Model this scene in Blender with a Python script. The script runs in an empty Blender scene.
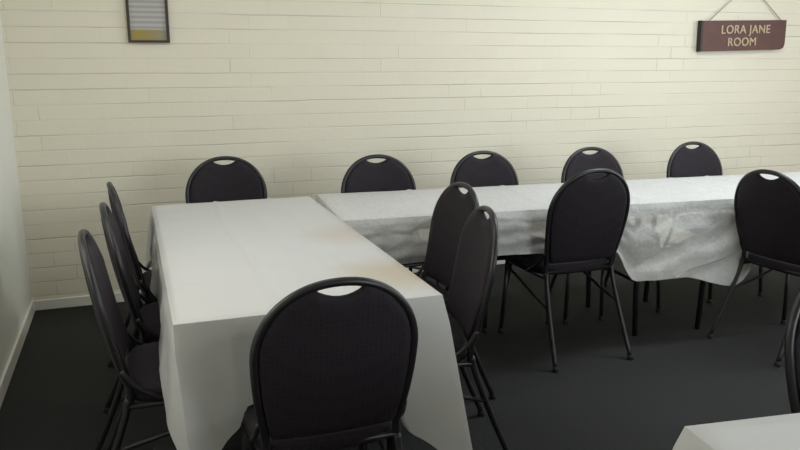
import bpy, bmesh, math, random
from mathutils import Vector, Matrix, noise
random.seed(7)
sc = bpy.context.scene
col = sc.collection
PI = math.pi
R = math.radians

# ------------------------------------------------------------------ helpers
def tag(o, label=None, cat=None, group=None, kind=None):
    if label: o['label'] = label
    if cat: o['category'] = cat
    if group: o['group'] = group
    if kind: o['kind'] = kind
    return o

def obj(name, bm, mat, parent=None, smooth=True):
    bmesh.ops.recalc_face_normals(bm, faces=bm.faces)
    me = bpy.data.meshes.new(name)
    bm.to_mesh(me); bm.free()
    if smooth:
        for p in me.polygons: p.use_smooth = True
    me.materials.append(mat)
    o = bpy.data.objects.new(name, me)
    col.objects.link(o)
    if parent: o.parent = parent
    return o

def empty(name, loc=(0, 0, 0), rz=0):
    o = bpy.data.objects.new(name, None)
    o.empty_display_size = 0.1
    col.objects.link(o)
    o.location = loc; o.rotation_euler = (0, 0, rz)
    return o

def copy_tree(o, parent=None):
    c = o.copy(); col.objects.link(c); c.parent = parent
    for ch in list(o.children):
        copy_tree(ch, c)
    return c

def add_box(bm, x0, x1, y0, y1, z0, z1, bevel=0.0, seg=2):
    b = bmesh.new()
    vs = [b.verts.new((x, y, z)) for x in (x0, x1) for y in (y0, y1) for z in (z0, z1)]
    for f in ((0, 1, 3, 2), (4, 6, 7, 5), (0, 4, 5, 1), (2, 3, 7, 6), (0, 2, 6, 4), (1, 5, 7, 3)):
        b.faces.new([vs[i] for i in f])
    if bevel > 0:
        bmesh.ops.bevel(b, geom=b.edges[:], offset=bevel, segments=seg, profile=0.5, affect='EDGES')
    merge(bm, b)

def merge(bm, b):
    me = bpy.data.meshes.new('tmp_mesh')
    b.to_mesh(me); b.free()
    bm.from_mesh(me)
    bpy.data.meshes.remove(me)

def smooth_path(pts, n=6):
    """Catmull-Rom through pts."""
    P = [Vector(p) for p in pts]
    P = [P[0] * 2 - P[1]] + P + [P[-1] * 2 - P[-2]]
    out = []
    for i in range(1, len(P) - 2):
        a, b, c, d = P[i - 1:i + 3]
        for k in range(n):
            t = k / n
            out.append(0.5 * ((2 * b) + (c - a) * t + (2 * a - 5 * b + 4 * c - d) * t * t + (3 * b - a - 3 * c + d) * t ** 3))
    out.append(P[-2])
    return out

def add_tube(bm, pts, r, seg=10, closed=False, caps=True):
    P = [Vector(p) for p in pts]
    n = len(P)
    rings = []
    prev = None
    for i, p in enumerate(P):
        if closed:
            t = P[(i + 1) % n] - P[i - 1]
        else:
            t = P[min(i + 1, n - 1)] - P[max(i - 1, 0)]
        t.normalize()
        if prev is None:
            ref = Vector((0, 1, 0)) if abs(t.y) < 0.9 else Vector((1, 0, 0))
            u = (ref - t * ref.dot(t)).normalized()
        else:
            u = (prev - t * prev.dot(t)).normalized()
        prev = u
        v = t.cross(u)
        rr = r[i] if isinstance(r, (list, tuple)) else r
        rings.append([bm.verts.new(p + u * math.cos(2 * PI * k / seg) * rr + v * math.sin(2 * PI * k / seg) * rr) for k in range(seg)])
    m = n if closed else n - 1
    for i in range(m):
        a, b = rings[i], rings[(i + 1) % n]
        for k in range(seg):
            bm.faces.new((a[k], a[(k + 1) % seg], b[(k + 1) % seg], b[k]))
    if caps and not closed:
        bm.faces.new(rings[0][::-1]); bm.faces.new(rings[-1])

# ------------------------------------------------------------------ materials
def new_mat(name):
    m = bpy.data.materials.new(name); m.use_nodes = True
    nt = m.node_tree
    return m, nt, nt.nodes['Principled BSDF']

def simple(name, colr, rough=0.5, metal=0.0, noise_scale=None, noise_amt=0.15, bump=0.0, bump_scale=None, sheen=0.0, spec=0.5):
    m, nt, b = new_mat(name)
    b.inputs['Base Color'].default_value = (*colr, 1)
    b.inputs['Roughness'].default_value = rough
    b.inputs['Metallic'].default_value = metal
    b.inputs['Specular IOR Level'].default_value = spec
    if sheen: b.inputs['Sheen Weight'].default_value = sheen
    tc = nt.nodes.new('ShaderNodeTexCoord')
    if noise_scale:
        nz = nt.nodes.new('ShaderNodeTexNoise'); nz.inputs['Scale'].default_value = noise_scale
        nz.inputs['Detail'].default_value = 4
        nt.links.new(tc.outputs['Object'], nz.inputs['Vector'])
        mx = nt.nodes.new('ShaderNodeMix'); mx.data_type = 'RGBA'
        mx.inputs['A'].default_value = (*[c * (1 - noise_amt) for c in colr], 1)
        mx.inputs['B'].default_value = (*[min(1, c * (1 + noise_amt)) for c in colr], 1)
        nt.links.new(nz.outputs['Fac'], mx.inputs['Factor'])
        nt.links.new(mx.outputs['Result'], b.inputs['Base Color'])
    if bump:
        n2 = nt.nodes.new('ShaderNodeTexNoise'); n2.inputs['Scale'].default_value = bump_scale or 60
        n2.inputs['Detail'].default_value = 5
        nt.links.new(tc.outputs['Object'], n2.inputs['Vector'])
        bp = nt.nodes.new('ShaderNodeBump'); bp.inputs['Strength'].default_value = bump
        bp.inputs['Distance'].default_value = 0.01
        nt.links.new(n2.outputs['Fac'], bp.inputs['Height'])
        nt.links.new(bp.outputs['Normal'], b.inputs['Normal'])
    return m

def brick_mat(name, colr, axis):
    """Painted brickwork: running bond about 86 mm courses, joints half filled with paint."""
    m, nt, b = new_mat(name)
    N, L = nt.nodes, nt.links
    tc = N.new('ShaderNodeTexCoord'); sp = N.new('ShaderNodeSeparateXYZ'); cb = N.new('ShaderNodeCombineXYZ')
    L.new(tc.outputs['Object'], sp.inputs[0])
    L.new(sp.outputs[axis], cb.inputs['X']); L.new(sp.outputs['Z'], cb.inputs['Y'])
    # slight waviness of the courses
    nw = N.new('ShaderNodeTexNoise'); nw.inputs['Scale'].default_value = 3.0
    L.new(cb.outputs[0], nw.inputs['Vector'])
    vm = N.new('ShaderNodeVectorMath'); vm.operation = 'SCALE'; vm.inputs['Scale'].default_value = 0.008
    L.new(nw.outputs['Color'], vm.inputs[0])
    va = N.new('ShaderNodeVectorMath'); va.operation = 'ADD'
    L.new(cb.outputs[0], va.inputs[0]); L.new(vm.outputs[0], va.inputs[1])
    br = N.new('ShaderNodeTexBrick')
    br.offset = 0.5
    br.inputs['Scale'].default_value = 1.0
    br.inputs['Brick Width'].default_value = 0.24
    br.inputs['Row Height'].default_value = 0.086
    br.inputs['Mortar Size'].default_value = 0.005
    br.inputs['Mortar Smooth'].default_value = 0.6
    br.inputs['Bias'].default_value = 0.0
    br.inputs['Color1'].default_value = (*[c * 1.01 for c in colr], 1)
    br.inputs['Color2'].default_value = (*[c * 0.99 for c in colr], 1)
    br.inputs['Mortar'].default_value = (*colr, 1)
    L.new(va.outputs[0], br.inputs['Vector'])
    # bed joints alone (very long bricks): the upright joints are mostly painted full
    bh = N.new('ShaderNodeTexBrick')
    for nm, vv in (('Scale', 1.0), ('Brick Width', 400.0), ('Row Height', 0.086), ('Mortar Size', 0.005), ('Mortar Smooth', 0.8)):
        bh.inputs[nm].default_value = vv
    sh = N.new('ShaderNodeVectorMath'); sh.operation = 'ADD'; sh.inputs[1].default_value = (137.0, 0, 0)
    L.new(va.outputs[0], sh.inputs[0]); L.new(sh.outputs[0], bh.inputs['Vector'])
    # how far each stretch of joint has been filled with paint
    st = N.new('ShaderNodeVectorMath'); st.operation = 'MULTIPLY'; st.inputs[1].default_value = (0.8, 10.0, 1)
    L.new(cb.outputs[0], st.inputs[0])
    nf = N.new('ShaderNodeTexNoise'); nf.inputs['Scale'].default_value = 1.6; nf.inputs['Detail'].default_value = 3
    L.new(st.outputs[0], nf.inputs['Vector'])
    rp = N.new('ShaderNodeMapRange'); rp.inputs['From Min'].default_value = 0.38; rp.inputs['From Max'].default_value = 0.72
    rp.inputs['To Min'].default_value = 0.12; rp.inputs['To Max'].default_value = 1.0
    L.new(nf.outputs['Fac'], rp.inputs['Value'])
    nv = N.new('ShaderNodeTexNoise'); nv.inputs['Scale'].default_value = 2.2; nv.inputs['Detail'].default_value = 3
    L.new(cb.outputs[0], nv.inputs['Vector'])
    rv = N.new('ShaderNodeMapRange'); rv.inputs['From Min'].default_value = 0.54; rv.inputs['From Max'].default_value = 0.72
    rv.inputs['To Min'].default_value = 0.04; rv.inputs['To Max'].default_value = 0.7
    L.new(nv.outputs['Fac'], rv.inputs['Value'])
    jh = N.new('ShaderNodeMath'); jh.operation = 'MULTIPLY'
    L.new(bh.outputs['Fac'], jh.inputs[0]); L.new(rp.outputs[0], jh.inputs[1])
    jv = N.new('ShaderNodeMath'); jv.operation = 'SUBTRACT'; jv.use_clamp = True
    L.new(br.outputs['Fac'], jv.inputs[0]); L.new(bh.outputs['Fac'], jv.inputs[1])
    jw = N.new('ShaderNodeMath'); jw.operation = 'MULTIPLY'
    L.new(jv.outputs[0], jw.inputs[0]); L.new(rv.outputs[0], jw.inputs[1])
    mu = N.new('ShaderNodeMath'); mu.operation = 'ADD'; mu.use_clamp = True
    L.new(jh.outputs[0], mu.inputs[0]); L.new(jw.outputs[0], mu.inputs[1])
    # joint shading painted in: joints coloured darker than the faces
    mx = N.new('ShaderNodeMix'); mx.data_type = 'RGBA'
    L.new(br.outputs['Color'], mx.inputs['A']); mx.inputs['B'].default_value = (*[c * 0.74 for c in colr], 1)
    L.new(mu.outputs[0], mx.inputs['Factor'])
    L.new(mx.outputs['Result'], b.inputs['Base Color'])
    # relief
    nb = N.new('ShaderNodeTexNoise'); nb.inputs['Scale'].default_value = 45; nb.inputs['Detail'].default_value = 4
    L.new(tc.outputs['Object'], nb.inputs['Vector'])
    ma = N.new('ShaderNodeMath'); ma.operation = 'MULTIPLY_ADD'; ma.inputs[1].default_value = -1.0
    L.new(mu.outputs[0], ma.inputs[0])
    mb = N.new('ShaderNodeMath'); mb.operation = 'MULTIPLY'; mb.inputs[1].default_value = 0.25
    L.new(nb.outputs['Fac'], mb.inputs[0]); L.new(mb.outputs[0], ma.inputs[2])
    bp = N.new('ShaderNodeBump'); bp.inputs['Strength'].default_value = 0.6; bp.inputs['Distance'].default_value = 0.005
    L.new(ma.outputs[0], bp.inputs['Height']); L.new(bp.outputs['Normal'], b.inputs['Normal'])
    b.inputs['Roughness'].default_value = 0.55
    return m

def carpet_mat():
    m, nt, b = new_mat('charcoal_carpet')
    N, L = nt.nodes, nt.links
    tc = N.new('ShaderNodeTexCoord')
    n1 = N.new('ShaderNodeTexNoise'); n1.inputs['Scale'].default_value = 1.7; n1.inputs['Detail'].default_value = 3
    n2 = N.new('ShaderNodeTexNoise'); n2.inputs['Scale'].default_value = 90; n2.inputs['Detail'].default_value = 2
    for n in (n1, n2): L.new(tc.outputs['Object'], n.inputs['Vector'])
    cr = N.new('ShaderNodeMix'); cr.data_type = 'RGBA'
    cr.inputs['A'].default_value = (0.018, 0.0185, 0.017, 1); cr.inputs['B'].default_value = (0.038, 0.0365, 0.0355, 1)
    ad = N.new('ShaderNodeMath'); ad.operation = 'MULTIPLY_ADD'; ad.inputs[1].default_value = 0.55
    sb = N.new('ShaderNodeMath'); sb.operation = 'MULTIPLY'; sb.inputs[1].default_value = 0.45
    L.new(n2.outputs['Fac'], sb.inputs[0])
    L.new(n1.outputs['Fac'], ad.inputs[0]); L.new(sb.outputs[0], ad.inputs[2])
    L.new(ad.outputs[0], cr.inputs['Factor']); L.new(cr.outputs['Result'], b.inputs['Base Color'])
    bp = N.new('ShaderNodeBump'); bp.inputs['Strength'].default_value = 0.5; bp.inputs['Distance'].default_value = 0.004
    L.new(n2.outputs['Fac'], bp.inputs['Height']); L.new(bp.outputs['Normal'], b.inputs['Normal'])
    b.inputs['Roughness'].default_value = 0.9
    b.inputs['Specular IOR Level'].default_value = 0.2
    return m

def upholstery_mat(name, colr, dots):
    """Woven chair fabric with a fine regular figure."""
    m, nt, b = new_mat(name)
    N, L = nt.nodes, nt.links
    tc = N.new('ShaderNodeTexCoord')
    vo = N.new('ShaderNodeTexVoronoi'); vo.inputs['Scale'].default_value = 75; vo.inputs['Randomness'].default_value = 0.35
    L.new(tc.outputs['Object'], vo.inputs['Vector'])
    mr = N.new('ShaderNodeMapRange'); mr.inputs['From Min'].default_value = 0.2; mr.inputs['From Max'].default_value = 0.55
    L.new(vo.outputs['Distance'], mr.inputs['Value'])
    mx = N.new('ShaderNodeMix'); mx.data_type = 'RGBA'
    mx.inputs['A'].default_value = (*colr, 1); mx.inputs['B'].default_value = (*dots, 1)
    L.new(mr.outputs[0], mx.inputs['Factor']); L.new(mx.outputs['Result'], b.inputs['Base Color'])
    bp = N.new('ShaderNodeBump'); bp.inputs['Strength'].default_value = 0.25; bp.inputs['Distance'].default_value = 0.003
    L.new(vo.outputs['Distance'], bp.inputs['Height']); L.new(bp.outputs['Normal'], b.inputs['Normal'])
    b.inputs['Roughness'].default_value = 0.7
    b.inputs['Sheen Weight'].default_value = 0.03
    b.inputs['Specular IOR Level'].default_value = 0.25
    b.inputs['Sheen Tint'].default_value = (0.55, 0.45, 0.62, 1)
    return m

def cloth_mat(name, colr, patches=(), crinkle=0.25, crinkle_scale=28, sheer=0.24, lace=0.0):
    m, nt, b = new_mat(name)
    N, L = nt.nodes, nt.links
    tc = N.new('ShaderNodeTexCoord')
    nz = N.new('ShaderNodeTexNoise'); nz.inputs['Scale'].default_value = 5; nz.inputs['Detail'].default_value = 4
    L.new(tc.outputs['Object'], nz.inputs['Vector'])
    mx = N.new('ShaderNodeMix'); mx.data_type = 'RGBA'
    mx.inputs['A'].default_value = (*[c * 0.96 for c in colr], 1); mx.inputs['B'].default_value = (*colr, 1)
    L.new(nz.outputs['Fac'], mx.inputs['Factor'])
    last = mx.outputs['Result']
    for (sx, sy, sz, rad, sc_col, amt) in patches:  # soft-edged patches tinted towards a given colour
        d = N.new('ShaderNodeVectorMath'); d.operation = 'DISTANCE'; d.inputs[1].default_value = (sx, sy, sz)
        wv = N.new('ShaderNodeVectorMath'); wv.operation = 'MULTIPLY_ADD'
        wv.inputs[1].default_value = (0.14, 0.14, 0.0)
        L.new(nz.outputs['Color'], wv.inputs[0]); L.new(tc.outputs['Object'], wv.inputs[2])
        L.new(wv.outputs[0], d.inputs[0])
        mr = N.new('ShaderNodeMapRange'); mr.inputs['From Min'].default_value = rad * 0.35; mr.inputs['From Max'].default_value = rad
        mr.inputs['To Min'].default_value = amt; mr.inputs['To Max'].default_value = 0
        L.new(d.outputs['Value'], mr.inputs['Value'])
        m2 = N.new('ShaderNodeMix'); m2.data_type = 'RGBA'
        m2.inputs['B'].default_value = (*sc_col, 1)
        L.new(mr.outputs[0], m2.inputs['Factor']); L.new(last, m2.inputs['A'])
        last = m2.outputs['Result']
    L.new(last, b.inputs['Base Color'])
    n2 = N.new('ShaderNodeTexNoise'); n2.inputs['Scale'].default_value = crinkle_scale; n2.inputs['Detail'].default_value = 4
    n2.inputs['Distortion'].default_value = 0.6
    L.new(tc.outputs['Object'], n2.inputs['Vector'])
    bp = N.new('ShaderNodeBump'); bp.inputs['Strength'].default_value = crinkle; bp.inputs['Distance'].default_value = 0.012
    L.new(n2.outputs['Fac'], bp.inputs['Height']); L.new(bp.outputs['Normal'], b.inputs['Normal'])
    b.inputs['Roughness'].default_value = 0.6
    # thin open-weave fabric: some light is scattered through it, some passes between the threads
    tr = N.new('ShaderNodeBsdfTranslucent'); L.new(last, tr.inputs['Color'])
    ms = N.new('ShaderNodeMixShader'); ms.inputs['Fac'].default_value = 0.15
    tp = N.new('ShaderNodeBsdfTransparent')
    m3 = N.new('ShaderNodeMixShader'); m3.inputs['Fac'].default_value = sheer
    if lace:
        n3 = N.new('ShaderNodeTexNoise'); n3.inputs['Scale'].default_value = 70; n3.inputs['Detail'].default_value = 2
        L.new(tc.outputs['Object'], n3.inputs['Vector'])
        r3 = N.new('ShaderNodeMapRange'); r3.inputs['From Min'].default_value = 0.42; r3.inputs['From Max'].default_value = 0.58
        r3.inputs['To Min'].default_value = sheer - lace; r3.inputs['To Max'].default_value = sheer + lace
        L.new(n3.outputs['Fac'], r3.inputs['Value']); L.new(r3.outputs[0], m3.inputs['Fac'])
    out = N['Material Output']
    L.new(b.outputs[0], ms.inputs[1]); L.new(tr.outputs[0], ms.inputs[2])
    L.new(ms.outputs[0], m3.inputs[1]); L.new(tp.outputs[0], m3.inputs[2]); L.new(m3.outputs[0], out.inputs['Surface'])
    return m

CREAM = (0.81, 0.74, 0.59)
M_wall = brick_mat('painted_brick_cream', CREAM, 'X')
M_wall_left = simple('painted_plaster_white', (0.88, 0.87, 0.79), 0.5, noise_scale=3, noise_amt=0.03, bump=0.1, bump_scale=25)
M_wall_plain = simple('painted_plaster_cream', (0.78, 0.70, 0.52), 0.6, noise_scale=3, noise_amt=0.03)
M_ceil = simple('ceiling_white', (0.8, 0.79, 0.75), 0.7, noise_scale=4, noise_amt=0.02)
M_base = simple('gloss_white_trim', (0.80, 0.77, 0.68), 0.35, noise_scale=6, noise_amt=0.05)
M_floor = carpet_mat()
M_fab = upholstery_mat('woven_plum_black', (0.0115, 0.0085, 0.0110), (0.019, 0.0135, 0.0175))
M_tube = simple('black_enamel_tube', (0.012, 0.011, 0.012), 0.38, noise_scale=40, noise_amt=0.2)
M_rubber = simple('black_rubber', (0.01, 0.01, 0.01), 0.8, noise_scale=30, noise_amt=0.2)
M_ply = simple('white_laminate', (0.78, 0.78, 0.81), 0.45, noise_scale=9, noise_amt=0.08)
M_steel = simple('dark_steel_leg', (0.03, 0.03, 0.032), 0.4, metal=0.6, noise_scale=20, noise_amt=0.2)

# ------------------------------------------------------------------ the room
XL, XR, YB, YF, HC = -0.62, 6.2, 4.72, -3.2, 2.75
def struct(name, m, *box, bevel=0.0):
    bm = bmesh.new(); add_box(bm, *box, bevel=bevel)
    o = obj(name, bm, m, smooth=False); o['kind'] = 'structure'
    return o
struct('floor', M_floor, XL - .1, XR + .1, YF - .1, YB + .1, -0.1, 0.0)
struct('ceiling', M_ceil, XL - .1, XR + .1, YF - .1, YB + .1, HC, HC + 0.1)
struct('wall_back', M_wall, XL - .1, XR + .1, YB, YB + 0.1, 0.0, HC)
struct('wall_left', M_wall_left, XL - 0.1, XL, YF, YB, 0.0, HC)
struct('wall_right', M_wall_plain, XR, XR + 0.1, YF, YB, 0.0, HC)
struct('wall_front', M_wall_plain, XL - .1, XR + .1, YF - .1, YF, 0.0, HC)
struct('baseboard_back', M_base, XL, XR, YB - 0.014, YB, 0.0, 0.062, bevel=0.004)
struct('baseboard_left', M_base, XL, XL + 0.014, YF, YB - 0.014, 0.0, 0.075, bevel=0.004)

# ------------------------------------------------------------------ dome-back banquet chair
HB = 0.93            # top of the back frame
ZB = 0.475           # foot of the back panel
WB = 0.212           # greatest half width of back
def back_y(z):       # recline of the back
    t = (z - ZB) / (HB - ZB)
    return -0.195 - 0.085 * t - 0.012 * math.sin(PI * max(0, min(1, t)))
def half_w(z):
    zc = HB - WB * 1.0
    if z >= zc:
        q = min(1.0, (z - zc) / (HB - zc))
        return WB * math.sqrt(max(0, 1 - q ** 2.15))
    t = (zc - z) / (zc - ZB)
    return WB - 0.030 * t ** 1.7
def bow(x):          # the back wraps slightly forward at its sides
    return 0.022 * (x / WB) ** 2

def panel_bm():
    bm = bmesh.new()
    zc = HB - WB
    nu, nv = 36, 18
    ins = 0.011
    W = WB - ins
    fr, bk = [], []
    for i in range(nu + 1):
        u = -1 + 2 * i / nu
        x = W * math.sin(u * PI / 2)
        ax = abs(x)
        q = ax / W
        ztop = zc + (HB - ins - zc) * (max(0, 1 - q ** 2.15)) ** 0.5
        if ax < 0.066:      # scoop of the hand hold
            k = 1 - (ax / 0.066) ** 2
            ztop = min(ztop, HB - 0.027 - 0.022 * k)
        # lower edge: panel narrows below, so outer columns start higher
        zb = ZB
        wlow = half_w(ZB) - ins
        if ax > wlow:
            t = ((WB - ins - ax) / 0.030)
            t = max(0.0, t) ** (1 / 1.7)
            zb = zc - t * (zc - ZB)
        ztop = max(ztop, zb + 0.002)
        cf, cb = [], []
        for j in range(nv + 1):
            v = j / nv
            vv = 0.5 - 0.5 * math.cos(v * PI)
            z = zb + (ztop - zb) * vv
            e = min(1.0, min((W - ax) / 0.03, (z - zb) / 0.03, (ztop - z) / 0.03))
            e = max(0.0, e)
            puff = math.sqrt(1 - (1 - e) ** 2)
            y = back_y(z) + bow(x)
            cf.append((x, y + 0.003 + 0.017 * puff, z))
            cb.append((x, y - 0.003 - 0.010 * puff, z))
        fr.append(cf); bk.append(cb)
    F = [[bm.verts.new(p) for p in c] for c in fr]
    B = [[bm.verts.new(p) for p in c] for c in bk]
    for i in range(nu):
        for j in range(nv):
            bm.faces.new((F[i][j], F[i + 1][j], F[i + 1][j + 1], F[i][j + 1]))
            bm.faces.new((B[i][j + 1], B[i + 1][j + 1], B[i + 1][j], B[i][j]))
    for i in range(nu):
        for j in (0, nv):
            bm.faces.new((F[i][j], B[i][j], B[i + 1][j], F[i + 1][j]))
    for j in range(nv):
        for i in (0, nu):
            bm.faces.new((F[i][j], F[i][j + 1], B[i][j + 1], B[i][j]))
    bmesh.ops.remove_doubles(bm, verts=bm.verts, dist=0.0004)
    return bm

def back_frame_bm():
    bm = bmesh.new()
    pts = []
    zc = HB - WB
    r = 0.0115
    for k in range(0, 9):                       # left side upward
        z = 0.40 + (zc - 0.40) * k / 9
        zz = max(z, ZB)
        y = back_y(zz) + bow(half_w(zz)) + (0.006 if z < ZB else 0)
        pts.append((-half_w(zz), y, z))
    for k in range(0, 33):                      # dome
        a = PI - PI * k / 32
        x = WB * math.cos(a)
        z = zc + (HB - r - zc) * (max(0, 1 - abs(x / WB) ** 2.15)) ** 0.5
        pts.append((x, back_y(z) + bow(x), z))
    for k in range(8, -1, -1):
        z = 0.40 + (zc - 0.40) * k / 9
        zz = max(z, ZB)
        y = back_y(zz) + bow(half_w(zz)) + (0.006 if z < ZB else 0)
        pts.append((half_w(zz), y, z))
    add_tube(bm, pts, r, 10)
    # cross rail under the panel
    add_tube(bm, [(-half_w(ZB), -0.176, 0.428), (half_w(ZB), -0.176, 0.428)], 0.009, 8)
    return bm

def seat_bm():
    bm = bmesh.new()
    nr, na = 9, 56
    zb, h = 0.415, 0.058
    def ol(a, k):
        c, s = math.cos(a), math.sin(a)
        p = 2 / 4.2
        x = 0.212 * math.copysign(abs(c) ** p, c)
        y = 0.205 * math.copysign(abs(s) ** p, s)
        x *= 1.0 + 0.05 * (y / 0.205)
        return x * k, y * k + 0.02
    rings = []
    prof = [(0.985, 0.0), (1.0, 0.012), (1.0, 0.030), (0.985, 0.044), (0.95, 0.053), (0.86, 0.058), (0.6, 0.064), (0.3, 0.067)]
    for k, z in prof:
        rings.append([bm.verts.new((*ol(2 * PI * i / na, k), zb + z - (0.02 * max(0, ol(2 * PI * i / na, k)[1] - 0.16) / 0.06 if z > 0.02 else 0))) for i in range(na)])
    for a, b in zip(rings, rings[1:]):
        for i in range(na):
            bm.faces.new((a[i], a[(i + 1) % na], b[(i + 1) % na], b[i]))
    bm.faces.new(rings[0][::-1]); 
    c = bm.verts.new((0, 0.02, zb + 0.068))
    for i in range(na):
        bm.faces.new((rings[-1][i], rings[-1][(i + 1) % na], c))
    return bm

def make_chair():
    root = empty('banquet_chair')
    obj('seat', seat_bm(), M_fab, root)
    obj('backrest', panel_bm(), M_fab, root)
    obj('back_frame', back_frame_bm(), M_tube, root)
    bm = bmesh.new()
    add_tube(bm, [(-.185, -.176, .405), (-.192, .185, .405), (-.17, .205, .405), (.17, .205, .405), (.192, .185, .405), (.185, -.176, .405)], 0.0105, 8)
    add_tube(bm, [(-.19, .0, .405), (.19, .0, .405)], 0.009, 8)
    obj('seat_frame', bm, M_tube, root)
    for s in (-1, 1):
        bm = bmesh.new(); add_tube(bm, [(s * .188, .185, .408), (s * .192, .20, .20), (s * .198, .215, .012)], 0.0115, 10)
        leg = obj('leg', bm, M_tube, root)
        bm = bmesh.new(); add_tube(bm, [(s * .198, .214, .0), (s * .198, .215, .024)], 0.0145, 10)
        obj('rubber_foot', bm, M_rubber, leg)
        bm = bmesh.new()
        add_tube(bm, smooth_path([(s * .182, -.178, .43), (s * .185, -.195, .36), (s * .196, -.255, .20), (s * .208, -.335, .012)], 5), 0.0115, 10)
        leg = obj('leg', bm, M_tube, root)
        bm = bmesh.new(); add_tube(bm, [(s * .208, -.336, .0), (s * .2075, -.331, .024)], 0.0145, 10)
        obj('rubber_foot', bm, M_rubber, leg)
        # curved side brace from front leg to rear leg
        bm = bmesh.new()
        add_tube(bm, smooth_path([(s * .190, .190, .375), (s * .189, .08, .345), (s * .190, -.07, .30), (s * .194, -.228, .265)], 5), 0.0075, 8)
        obj('side_brace', bm, M_tube, root)
        # bent bracket joining seat rail and back
        bm = bmesh.new()
        add_tube(bm, smooth_path([(s * .198, -.03, .405), (s * .208, -.09, .435), (s * .207, -.15, .475), (s * .200, -.192, .53)], 5), 0.0075, 8)
        obj('back_bracket', bm, M_tube, root)
    return root

chair0 = make_chair()
used = [False]
TOPY = back_y(HB)
def place_chair(tx, ty, heading, label, group=None):
    """tx, ty: where the top of the back stands; heading: way the sitter looks, degrees from +Y clockwise."""
    o = chair0 if not used[0] else copy_tree(chair0)
    used[0] = True
    rz = R(-heading)
    fx, fy = math.sin(R(heading)), math.cos(R(heading))
    o.location = (tx - fx * TOPY, ty - fy * TOPY, 0)
    o.rotation_euler = (0, 0, rz)
    tag(o, label, 'chair', group)
    return o

# ------------------------------------------------------------------ folding tables and cloths
def fold_table(label, cx, cy, rz, L, W, zt, group):
    root = empty('folding_table', (cx, cy, 0), rz)
    tag(root, label, 'table', group)
    bm = bmesh.new(); add_box(bm, -L / 2, L / 2, -W / 2, W / 2, zt - 0.03, zt, bevel=0.006)
    obj('tabletop', bm, M_ply, root)
    bm = bmesh.new()
    add_box(bm, -L / 2 + .05, L / 2 - .05, -W / 2 + .04, -W / 2 + .06, zt - .07, zt - .03)
    add_box(bm, -L / 2 + .05, L / 2 - .05, W / 2 - .06, W / 2 - .04, zt - .07, zt - .03)
    obj('apron_rail', bm, M_steel, root, smooth=False)
    for s in (-1, 1):
        x = s * (L / 2 - 0.22)
        for q in (-1, 1):
            y = q * (W / 2 - 0.08)
            bm = bmesh.new(); add_tube(bm, [(x, y, zt - .03), (x + s * .03, y, 0.0)], 0.0145, 10)
            obj('leg', bm, M_steel, root)
        bm = bmesh.new()
        add_tube(bm, [(x + s * .018, -W / 2 + .08, .30), (x + s * .018, W / 2 - .08, .30)], 0.009, 8)
        obj('leg_crossbar', bm, M_steel, root)
        bm = bmesh.new()
        add_tube(bm, [(x + s * .01, 0, .31), (x - s * .30, 0, zt - .03)], 0.007, 8)
        obj('folding_strut', bm, M_steel, root)
    return root

def sstep(a, b, x):
    t = max(0.0, min(1.0, (x - a) / (b - a)))
    return t * t * (3 - 2 * t)

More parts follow.
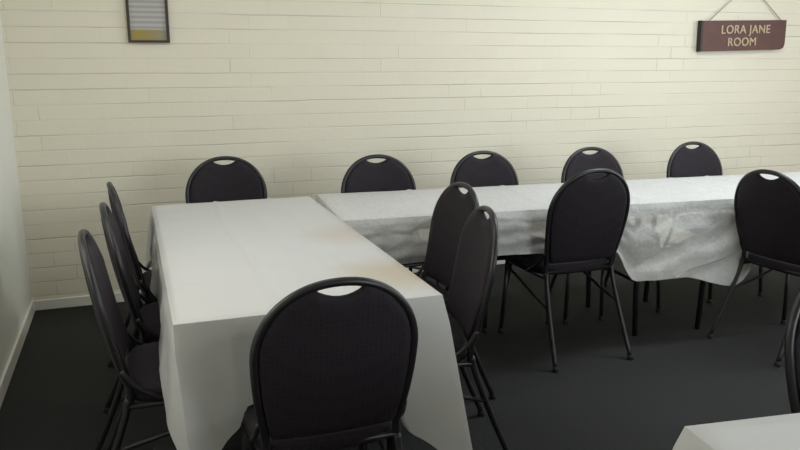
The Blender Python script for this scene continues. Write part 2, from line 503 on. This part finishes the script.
def cloth(name, cx, cy, rz, L, W, zt, hem, flare, mat, ridge, seed=0, corner_flare=0.07, corner_drop=0.30, nx=90, ny=44, nd=22, shift=None, corners=None, flaps=()):
    """A cloth lying on an L x W top. hem(side, s): height of the hem above the floor, side 0 front(-y) 1 right 2 back 3 left,
    s along the side in local metres; flare(side, s): how far the hem stands out."""
    bm = bmesh.new()
    e = 0.007
    hx, hy = L / 2 + e, W / 2 + e
    rc = 0.02
    # perimeter points with normal
    per = []
    def side(k, a, b, n):
        for i in range(n):
            t = i / n
            per.append((k, a[0] + (b[0] - a[0]) * t, a[1] + (b[1] - a[1]) * t))
    side(0, (-hx, -hy), (hx, -hy), nx); side(1, (hx, -hy), (hx, hy), ny)
    side(2, (hx, hy), (-hx, hy), nx); side(3, (-hx, hy), (-hx, -hy), ny)
    grid = [[None] * (ny + 1) for _ in range(nx + 1)]
    for i in range(nx + 1):
        for j in range(ny + 1):
            x = -hx + 2 * hx * i / nx; y = -hy + 2 * hy * j / ny
            z = zt + 0.006 + ridge(x, y) + 0.0012 * noise.noise((x * 6 + seed, y * 6, seed))
            d = min(hx - abs(x), hy - abs(y))
            if d < 0.001: z = zt + 0.001
            grid[i][j] = bm.verts.new((x, y, z))
    for i in range(nx):
        for j in range(ny):
            bm.faces.new((grid[i][j], grid[i + 1][j], grid[i + 1][j + 1], grid[i][j + 1]))
    ringtop = [grid[i][0] for i in range(nx)] + [grid[nx][j] for j in range(ny)] + \
              [grid[nx - i][ny] for i in range(nx)] + [grid[0][ny - j] for j in range(ny)]
    N4 = [(0, -1), (1, 0), (0, 1), (-1, 0)]
    rings = [ringtop]
    n = len(per)
    for r in range(1, nd + 1):
        t = (r / nd) ** 1.6
        ring = []
        for (k, x, y) in per:
            nxn, nyn = N4[k]
            s = x if k in (0, 2) else y
            # closeness to a corner
            dc = math.hypot(hx - abs(x), hy - abs(y))
            c = math.exp(-(dc / 0.085) ** 1.15)
            h0 = hem(k, s)
            # blend hem heights round the corners
            drop = (zt - h0) * (1 + corner_drop * c)
            fl = flare(k, s) * (1 - c)
            sx, sy = math.copysign(1, x), math.copysign(1, y)
            dx, dy = sx * 0.7071, sy * 0.7071
            # gentle hanging folds, deepest at the hem
            ph = s * 9.0 + k * 1.7 + seed
            fold = 0.016 * (1 - c) * math.sin(ph + 0.9 * math.sin(ph * 0.53 + t * 1.5)) * t ** 1.2
            fold += 0.010 * (1 - c) * noise.noise((s * 5 + seed * 3.1, t * 2.5, k + seed))  * min(1, t * 3)
            # tucks either side of a corner
            tuck = -0.020 * math.exp(-((dc - 0.15) / 0.06) ** 2) * t
            o = 0.008 * min(1, t * 6) + fl * t ** 1.15 + max(-0.006, fold + tuck)
            cvec = (dx * corner_flare, dy * corner_flare)
            if corners and (sx, sy) in corners: cvec = corners[(sx, sy)]
            px = x + nxn * o * (1 - c) + (dx * 0.008 * min(1, t * 6) + cvec[0] * t) * c
            py = y + nyn * o * (1 - c) + (dy * 0.008 * min(1, t * 6) + cvec[1] * t) * c
            if shift:
                ddx, ddy = shift(k, s, t)
                px += ddx; py += ddy
            ring.append(bm.verts.new((px, py, zt - drop * t)))
        rings.append(ring)
    for a, b in zip(rings, rings[1:]):
        for i in range(n):
            bm.faces.new((a[i], b[i], b[(i + 1) % n], a[(i + 1) % n]))
    for i in range(n):          # crisp table edge and corner pleats
        ed = bm.edges.get((ringtop[i], ringtop[(i + 1) % n]))
        if ed: ed.smooth = False
    for st in (0, nx, nx + ny, 2 * nx + ny):
        for a, b in zip(rings, rings[1:]):
            ed = bm.edges.get((a[st], b[st]))
            if ed: ed.smooth = False
    # the spare fabric gathered behind each corner: two more layers folded inside
    starts = [0, nx, nx + ny, 2 * nx + ny]
    for ci, (st, sgx, sgy) in enumerate(zip(starts, (-1, 1, 1, -1), (-1, -1, 1, 1))):
        for layer in (1, 2):
            gather = []
            for di in range(-12, 13):
                idx = (st + di) % n
                if math.hypot(hx - abs(per[idx][1]), hy - abs(per[idx][2])) > 0.15: continue
                gather.append(idx)
            cols = []
            for idx in gather:
                cols.append([bm.verts.new(rings[r][idx].co + Vector((-sgx, -sgy, 0)) * 0.006 * layer * min(1, r / 3) + Vector((0, 0, 0.004 * layer * r / nd))) for r in range(1, nd + 1)])
            for a, b in zip(cols, cols[1:]):
                for r in range(nd - 1):
                    bm.faces.new((a[r], b[r], b[r + 1], a[r + 1]))
    # cloth folded back over itself along the front, its edge sweeping down to one side
    for (fd, off) in flaps:
        cols = []
        for i in range(0, nx + 1):
            s0 = per[i][1] if i < nx else hx
            t0 = fd(s0)
            if t0 >= 0.97: continue
            colv = []
            for q in range(15):
                t = t0 + (1 - t0) * q / 14
                f = max(0.0, t) ** (1 / 1.6) * nd
                r0 = min(nd - 1, int(f)); a = rings[r0][i % n].co; b = rings[r0 + 1][i % n].co
                p = a.lerp(b, f - r0)
                colv.append(bm.verts.new((p.x, p.y - off * (0.5 + 0.9 * math.exp(-q / 2.0)), p.z + 0.002 * q / 14)))
            cols.append(colv)
        for a, b in zip(cols, cols[1:]):
            for q in range(14):
                bm.faces.new((a[q], a[q + 1], b[q + 1], b[q]))
    o = obj(name, bm, mat)
    o.location = (cx, cy, 0); o.rotation_euler = (0, 0, rz)
    return o

ZT = 0.742
WHITE = (0.80, 0.785, 0.75)
# --- long table running towards the camera
AX0, AX1, AY0, AY1 = 0.078, 0.862, 2.045, 3.84
aL, aW = AX1 - AX0, AY1 - AY0
acx, acy = (AX0 + AX1) / 2, (AY0 + AY1) / 2
fold_table('folding table lying lengthwise away from the viewer under the white cloth with draped corners', acx, acy, PI / 2, aW - .02, aL - .02, ZT - .002, 'folding tables set in an L')
def hemA(k, s):
    if k == 0:   # front, s = local x
        w = 0.49 - 0.14 * sstep(0.205, 0.28, s) - 0.055 * sstep(-0.21, -0.245, s) - 0.02 * sstep(-0.23, -0.34, s)
        return w
    if k == 1:   # right, s = local y
        base = 0.52
        return base - 0.115 * (1 - sstep(-aW / 2 + .0, -aW / 2 + .14, s))
    if k == 3:
        return 0.52 - 0.11 * (1 - sstep(-aW / 2 + .16, -aW / 2 + .24, s))
    return 0.52
def flA(k, s):
    if k == 0: return 0.005
    if k == 3: return 0.015 + 0.035 * (1 - sstep(-aW / 2 + .1, -aW / 2 + .3, s))
    if k == 1: return 0.01
    return 0.01
def ridgeA(x, y):
    z = 0.006 * math.exp(-((x + 0.10 + 0.01 * math.sin(y * 5)) / 0.010) ** 2)
    z += 0.004 * math.exp(-((x - 0.18) / 0.010) ** 2)
    for yy in (-0.55, -0.05, 0.48):
        z += 0.0025 * math.exp(-((y - yy - 0.01 * math.sin(x * 7)) / 0.010) ** 2)
    z += 0.002 * noise.noise((x * 4, y * 4, 3.3))
    return max(0.0, z)
M_clothA = cloth_mat('white_tablecloth', WHITE, patches=[(0.43, -0.58, ZT + .05, 0.26, (0.62, 0.47, 0.26), 0.6), (0.43, 0.05, ZT + .05, 0.24, (0.68, 0.53, 0.42), 0.45)], crinkle=0.18, crinkle_scale=9)
tag(cloth('tablecloth', acx, acy, 0, aL, aW, ZT, hemA, flA, M_clothA, ridgeA, seed=1, nx=60, ny=120, corner_flare=0.075, corner_drop=0.55, corners={(-1, -1): (0.035, -0.085), (1, -1): (0.075, -0.075)}),
    'white tablecloth with yellowish stains on the table running lengthwise, corners hanging low', 'tablecloth')

# --- two tables end to end along the wall, one long cloth
bang = R(-4.4)
BL, BW = 3.60, 0.68
ux, uy = math.cos(bang), math.sin(bang)
vx_, vy_ = -uy, ux
b0 = Vector((0.872, 3.205))      # front left corner
bc = b0 + Vector((ux, uy)) * BL / 2 + Vector((vx_, vy_)) * BW / 2
for k, lab in ((0, 'folding table under the left half of the long cloth along the wall'),
               (1, 'folding table under the right half of the long cloth along the wall')):
    c = b0 + Vector((ux, uy)) * (BL * (0.25 + 0.5 * k)) + Vector((vx_, vy_)) * BW / 2
    fold_table(lab, c.x, c.y, bang, BL / 2 - 0.01, BW - .02, ZT - .002, 'folding tables set in an L')
def hemB(k, s):
    if k == 0:
        d = s + BL / 2      # distance from left end
        h = 0.53 - 0.18 * sstep(1.36, 1.50, d) - 0.075 * sstep(1.75, 2.12, d) + 0.23 * sstep(2.12, 2.32, d)
        return h
    if k == 2: return 0.58
    if k == 3: return 0.55
    return 0.5
def flB(k, s):
    if k == 0:
        d = s + BL / 2
        return 0.008
    return 0.004
def shiftB(k, s, t):
    if k != 0: return (0, 0)
    d = s + BL / 2
    amp = 0.008 + 0.016 * sstep(1.1, 1.7, d)
    # folds sweeping down to the left from the point where the cloth is pinned
    ph = 7.5 * (d * 0.55 + t * 0.62)
    f = amp * math.sin(ph * 1.6 + 0.7 * noise.noise((d * 2, t * 2, 5.5))) * min(1, t * 2.5)
    f += 0.012 * noise.noise((d * 9, t * 4, 1.1)) * min(1, t * 4) + 0.006 * noise.noise((d * 22, t * 9, 4.1)) * min(1, t * 4)
    return (0, -abs(f))
def ridgeB(x, y):
    z = 0.003 * math.exp(-((y - 0.02 - 0.008 * math.sin(x * 4)) / 0.010) ** 2)
    for xx in (-1.3, -0.75, -0.2, 0.35, 0.62, 1.4):
        z += 0.005 * math.exp(-((x - xx - 0.01 * math.sin(y * 9)) / 0.012) ** 2)
    z += 0.002 * noise.noise((x * 4, y * 4, 8.3))
    return max(0.0, z)
M_clothB = cloth_mat('white_crinkled_tablecloth', (0.82, 0.80, 0.76), crinkle=0.5, crinkle_scale=26, sheer=0.29, lace=0.03)
tag(cloth('tablecloth', bc.x, bc.y, bang, BL, BW, ZT, hemB, flB, M_clothB, ridgeB, seed=2, nx=170, ny=34, corner_flare=0.03, corner_drop=0.2, shift=shiftB, flaps=((lambda s: max(0.05, 0.92 - 1.15 * (s + BL / 2 - 1.38)), 0.008), (lambda s: max(0.06, 1.05 - 0.95 * (s + BL / 2 - 1.62)), 0.018))),
    'long crinkled white tablecloth on the tables along the brick wall, hanging in sweeping folds', 'tablecloth')

# --- table whose corner shows at lower right
cang = R(-7)
cL, cW = 1.8, 0.76
cu = Vector((math.cos(cang), math.sin(cang))); cv = Vector((-math.sin(cang), math.cos(cang)))
c0 = Vector((0.995, 1.085))      # far left corner
cc = c0 + cu * cL / 2 - cv * cW / 2
fold_table('folding table in the lower right foreground under its own white cloth', cc.x, cc.y, cang, cL - .02, cW - .02, ZT - .002, 'folding tables in the foreground')
tag(cloth('tablecloth', cc.x, cc.y, cang, cL, cW, ZT, lambda k, s: 0.52, lambda k, s: 0.02, cloth_mat('white_tablecloth_plain', (0.80, 0.785, 0.75), crinkle=0.12, crinkle_scale=9),
          lambda x, y: max(0, 0.003 * math.exp(-((x + 0.55) / 0.012) ** 2) + 0.0025 * math.exp(-(y / 0.012) ** 2)), seed=3, nx=80, ny=40, corner_flare=0.06, corner_drop=0.35),
    'white tablecloth corner in the lower right foreground', 'tablecloth')

# ------------------------------------------------------------------ chairs
G1 = 'dome-back banquet chairs round the tables'
place_chair(0.458, 1.712, 0, 'black dome-back chair nearest the viewer, back turned, at the lengthwise table end', G1)
place_chair(-0.168, 2.48, 90, 'dark dome-back chair on the left side of the lengthwise table, nearest of three', G1)
place_chair(-0.120, 2.957, 89, 'dark dome-back chair on the left side of the lengthwise table, middle of three', G1)
place_chair(-0.105, 3.47, 87, 'dark dome-back chair on the left side of the lengthwise table, farthest of three', G1)
place_chair(1.205, 2.41, -80, 'plum black dome-back chair on the right side of the lengthwise table, nearer of two', G1)
place_chair(1.350, 2.94, -92, 'plum black dome-back chair on the right side of the lengthwise table, farther of two', G1)
ch = place_chair(2.035, 2.96, -1, 'black dome-back chair seen from behind facing the wall-side table, seat visible at its left', G1)
ch.scale = (1.03, 1.03, 1.03)
place_chair(2.905, 2.80, 85, 'black dome-back chair pulled askew in front of the wall-side table near the right edge', G1)
bl = ['leftmost dome-back chair along the brick wall, beyond the lengthwise table end',
      'second dome-back chair from left along the brick wall',
      'third dome-back chair from left along the brick wall',
      'fourth dome-back chair from left along the brick wall, partly hidden by another chair',
      'rightmost dome-back chair along the brick wall, standing left below the hanging sign']
for (x, y), lab in zip(((0.478, 4.23), (1.297, 4.02), (1.94, 3.985), (2.652, 3.94), (3.458, 3.98)), bl):
    place_chair(x, y, 180, lab, G1)
place_chair(1.745, 1.40, 180, 'dark dome-back chair cut by the right edge, behind the foreground table corner', G1)

# ------------------------------------------------------------------ framed notice
def P(m): return m
fx0, fx1, fz0, fz1 = 0.026, 0.256, 1.548, 1.90
root = tag(empty('framed_notice', ((fx0 + fx1) / 2, YB, fz0)), 'dark framed printed notice with yellow band hanging high at left on the brick wall', 'picture frame')
w, h = fx1 - fx0, fz1 - fz0
M_frame = simple('dark_frame', (0.045, 0.032, 0.025), 0.35, noise_scale=30, noise_amt=0.3)
bm = bmesh.new()
add_box(bm, -w / 2, -w / 2 + .016, -0.026, -0.001, 0, h, .003)
add_box(bm, w / 2 - .016, w / 2, -0.026, -0.001, 0, h, .003)
add_box(bm, -w / 2 + .012, w / 2 - .012, -0.026, -0.001, 0, .014, .003)
add_box(bm, -w / 2 + .012, w / 2 - .012, -0.026, -0.001, h - .014, h, .003)
obj('frame', bm, M_frame, root, smooth=False)
bm = bmesh.new(); add_box(bm, -w / 2 + .012, w / 2 - .012, -0.012, -0.002, .010, h - .010)
m, nt, b = new_mat('notice_paper')
N, L = nt.nodes, nt.links
tc = N.new('ShaderNodeTexCoord'); sp = N.new('ShaderNodeSeparateXYZ'); L.new(tc.outputs['Object'], sp.inputs[0])
wv = N.new('ShaderNodeTexWave'); wv.bands_direction = 'Z'; wv.inputs['Scale'].default_value = 11.0; wv.inputs['Distortion'].default_value = 0.6
wv.inputs['Detail Scale'].default_value = 6
L.new(tc.outputs['Object'], wv.inputs['Vector'])
c1 = N.new('ShaderNodeMix'); c1.data_type = 'RGBA'; c1.inputs['A'].default_value = (0.37, 0.34, 0.33, 1); c1.inputs['B'].default_value = (0.52, 0.49, 0.46, 1)
L.new(wv.outputs['Fac'], c1.inputs['Factor'])
mr = N.new('ShaderNodeMapRange'); mr.inputs['From Min'].default_value = 0.070; mr.inputs['From Max'].default_value = 0.076
L.new(sp.outputs['Z'], mr.inputs['Value'])
rx = N.new('ShaderNodeMapRange'); rx.inputs['From Min'].default_value = -0.03; rx.inputs['From Max'].default_value = 0.10
L.new(sp.outputs['X'], rx.inputs['Value'])
c0_ = N.new('ShaderNodeMix'); c0_.data_type = 'RGBA'; c0_.inputs['A'].default_value = (0.36, 0.27, 0.07, 1); c0_.inputs['B'].default_value = (0.33, 0.29, 0.21, 1)
L.new(rx.outputs[0], c0_.inputs['Factor'])
c2 = N.new('ShaderNodeMix'); c2.data_type = 'RGBA'
L.new(mr.outputs[0], c2.inputs['Factor']); L.new(c0_.outputs['Result'], c2.inputs['A']); L.new(c1.outputs['Result'], c2.inputs['B'])
L.new(c2.outputs['Result'], b.inputs['Base Color']); b.inputs['Roughness'].default_value = 0.35
obj('printed_page', bm, m, root, smooth=False)

# ------------------------------------------------------------------ hanging timber sign
sx0, sx1, sz0, sz1 = 4.075, 4.88, 1.522, 1.745
sgn = tag(empty('hanging_sign', ((sx0 + sx1) / 2, YB, sz0), 0), 'dark red-brown timber sign with pale lettering hung on the brick wall by a cord', 'sign')
sgn.rotation_euler = (0, R(-1.3), 0)
M_timber = simple('red_stained_timber', (0.105, 0.034, 0.024), 0.55, noise_scale=14, noise_amt=0.35)
M_letter = simple('pale_gold_lettering', (0.48, 0.36, 0.22), 0.5, noise_scale=40, noise_amt=0.2)
M_cord = simple('grey_cord', (0.42, 0.42, 0.40), 0.8, noise_scale=60, noise_amt=0.2)
w, h = sx1 - sx0, sz1 - sz0
bm = bmesh.new()
# board with clipped lower right corner
prof = [(-w / 2, 0.0), (w / 2 - .045, 0.0), (w / 2 - .012, 0.012), (w / 2, 0.045), (w / 2, h), (-w / 2, h)]
f = [bm.verts.new((x, -0.045, z)) for x, z in prof]; g = [bm.verts.new((x, -0.006, z)) for x, z in prof]
bm.faces.new(f); bm.faces.new(g[::-1])
for i in range(len(prof)):
    j = (i + 1) % len(prof); bm.faces.new((f[i], f[j], g[j], g[i]))
bmesh.ops.bevel(bm, geom=bm.edges[:], offset=0.003, segments=2, affect='EDGES')
obj('board', bm, M_timber, sgn, smooth=False)
bm = bmesh.new(); add_box(bm, -w / 2 - .014, -w / 2, -0.047, -0.006, -0.002, h + .002, .002)
obj('left_edge_strip', bm, simple('dark_left_edge', (0.02, 0.012, 0.012), 0.5, noise_scale=20, noise_amt=0.2), sgn, smooth=False)  # added strip standing for the board's own dark left edge
def word(txt, cx, z, size, sxs=1.0):
    cu_ = bpy.data.curves.new('lettering', 'FONT')
    cu_.body = txt; cu_.size = size; cu_.extrude = 0.003; cu_.offset = 0.0; cu_.align_x = 'CENTER'; cu_.space_character = 1.08
    to = bpy.data.objects.new('lettering', cu_); col.objects.link(to)
    bpy.context.view_layer.update()
    me = bpy.data.meshes.new_from_object(to.evaluated_get(bpy.context.evaluated_depsgraph_get()))
    bpy.data.objects.remove(to); bpy.data.curves.remove(cu_)
    me.transform(Matrix.Translation((cx, -0.0475, z)) @ Matrix.Rotation(PI / 2, 4, 'X') @ Matrix.Diagonal((sxs, 1, 1, 1)))
    bm = bmesh.new(); bm.from_mesh(me)
    me2 = me.copy(); me2.transform(Matrix.Translation((0.0035, -0.0003, 0.0015))); bm.from_mesh(me2)   # heavier strokes
    bm.to_mesh(me); bm.free(); bpy.data.meshes.remove(me2)
    me.materials.clear(); me.materials.append(M_letter)
    o = bpy.data.objects.new('lettering', me); col.objects.link(o); o.parent = sgn
    return o
word('LORA JANE', 0.0, 0.126, 0.088)
word('ROOM', -0.03, 0.034, 0.088)
bm = bmesh.new()
ap = (0.04, -0.012, h + 0.275)
add_tube(bm, [(-w / 2 + .07, -0.02, h - .004), ap], 0.0035, 6)
add_tube(bm, [(w / 2 - .03, -0.02, h - .004), ap], 0.0035, 6)
obj('cord', bm, M_cord, sgn)
bm = bmesh.new(); add_tube(bm, [(ap[0], -0.02, ap[2] - .002), (ap[0], 0.0, ap[2] - .004)], 0.004, 8)
obj('hook', bm, M_steel, sgn)

# ------------------------------------------------------------------ light
def area(name, loc, rot, sx, sy, power, c):
    l = bpy.data.lights.new(name, 'AREA'); l.shape = 'RECTANGLE'; l.size = sx; l.size_y = sy
    l.energy = power; l.color = c
    o = bpy.data.objects.new(name, l); col.objects.link(o); o.location = loc; o.rotation_euler = rot
    return o
area('window_light_rear', (4.3, -3.1, 1.6), (R(-90), 0, R(180)), 2.8, 1.5, 128, (0.83, 0.92, 1.0))
area('window_light_right', (6.1, 2.0, 1.8), (0, R(90), 0), 1.2, 1.8, 58, (0.83, 0.92, 1.0))
area('window_light_left', (XL + 0.03, 2.1, 1.6), (0, R(-90), 0), 0.9, 1.0, 9, (1.0, 0.96, 0.88))
area('ceiling_light_cool', (3.2, 2.9, 2.70), (0, 0, 0), 1.4, 0.4, 40, (0.84, 0.93, 1.0))
area('ceiling_light_left', (0.2, 2.7, 2.70), (0, 0, 0), 1.2, 0.4, 10, (0.92, 0.96, 1.0))
w = bpy.data.worlds.new('ambient'); sc.world = w; w.use_nodes = True
w.node_tree.nodes['Background'].inputs[0].default_value = (1, 0.97, 0.92, 1)
w.node_tree.nodes['Background'].inputs[1].default_value = 0.3

# ------------------------------------------------------------------ camera
F = 750.0; HY = 60.0; VX = 125.0
pitch = math.atan((225 - HY) / F)
yaw = math.atan((400 - VX) / math.sqrt(F * F + (225 - HY) ** 2))
cam = bpy.data.cameras.new('camera'); co = bpy.data.objects.new('camera', cam); col.objects.link(co)
cam.sensor_width = 36; cam.lens = 36 * F / 800
co.location = (0, 0, 1.45)
co.rotation_euler = (PI / 2 - pitch, 0, -yaw)
cam.clip_start = 0.02
sc.camera = co
sc.view_settings.view_transform = 'Standard'
sc.view_settings.look = 'None'
sc.view_settings.gamma = 1
sc.view_settings.use_curve_mapping = False
sc.view_settings.exposure = -0.06
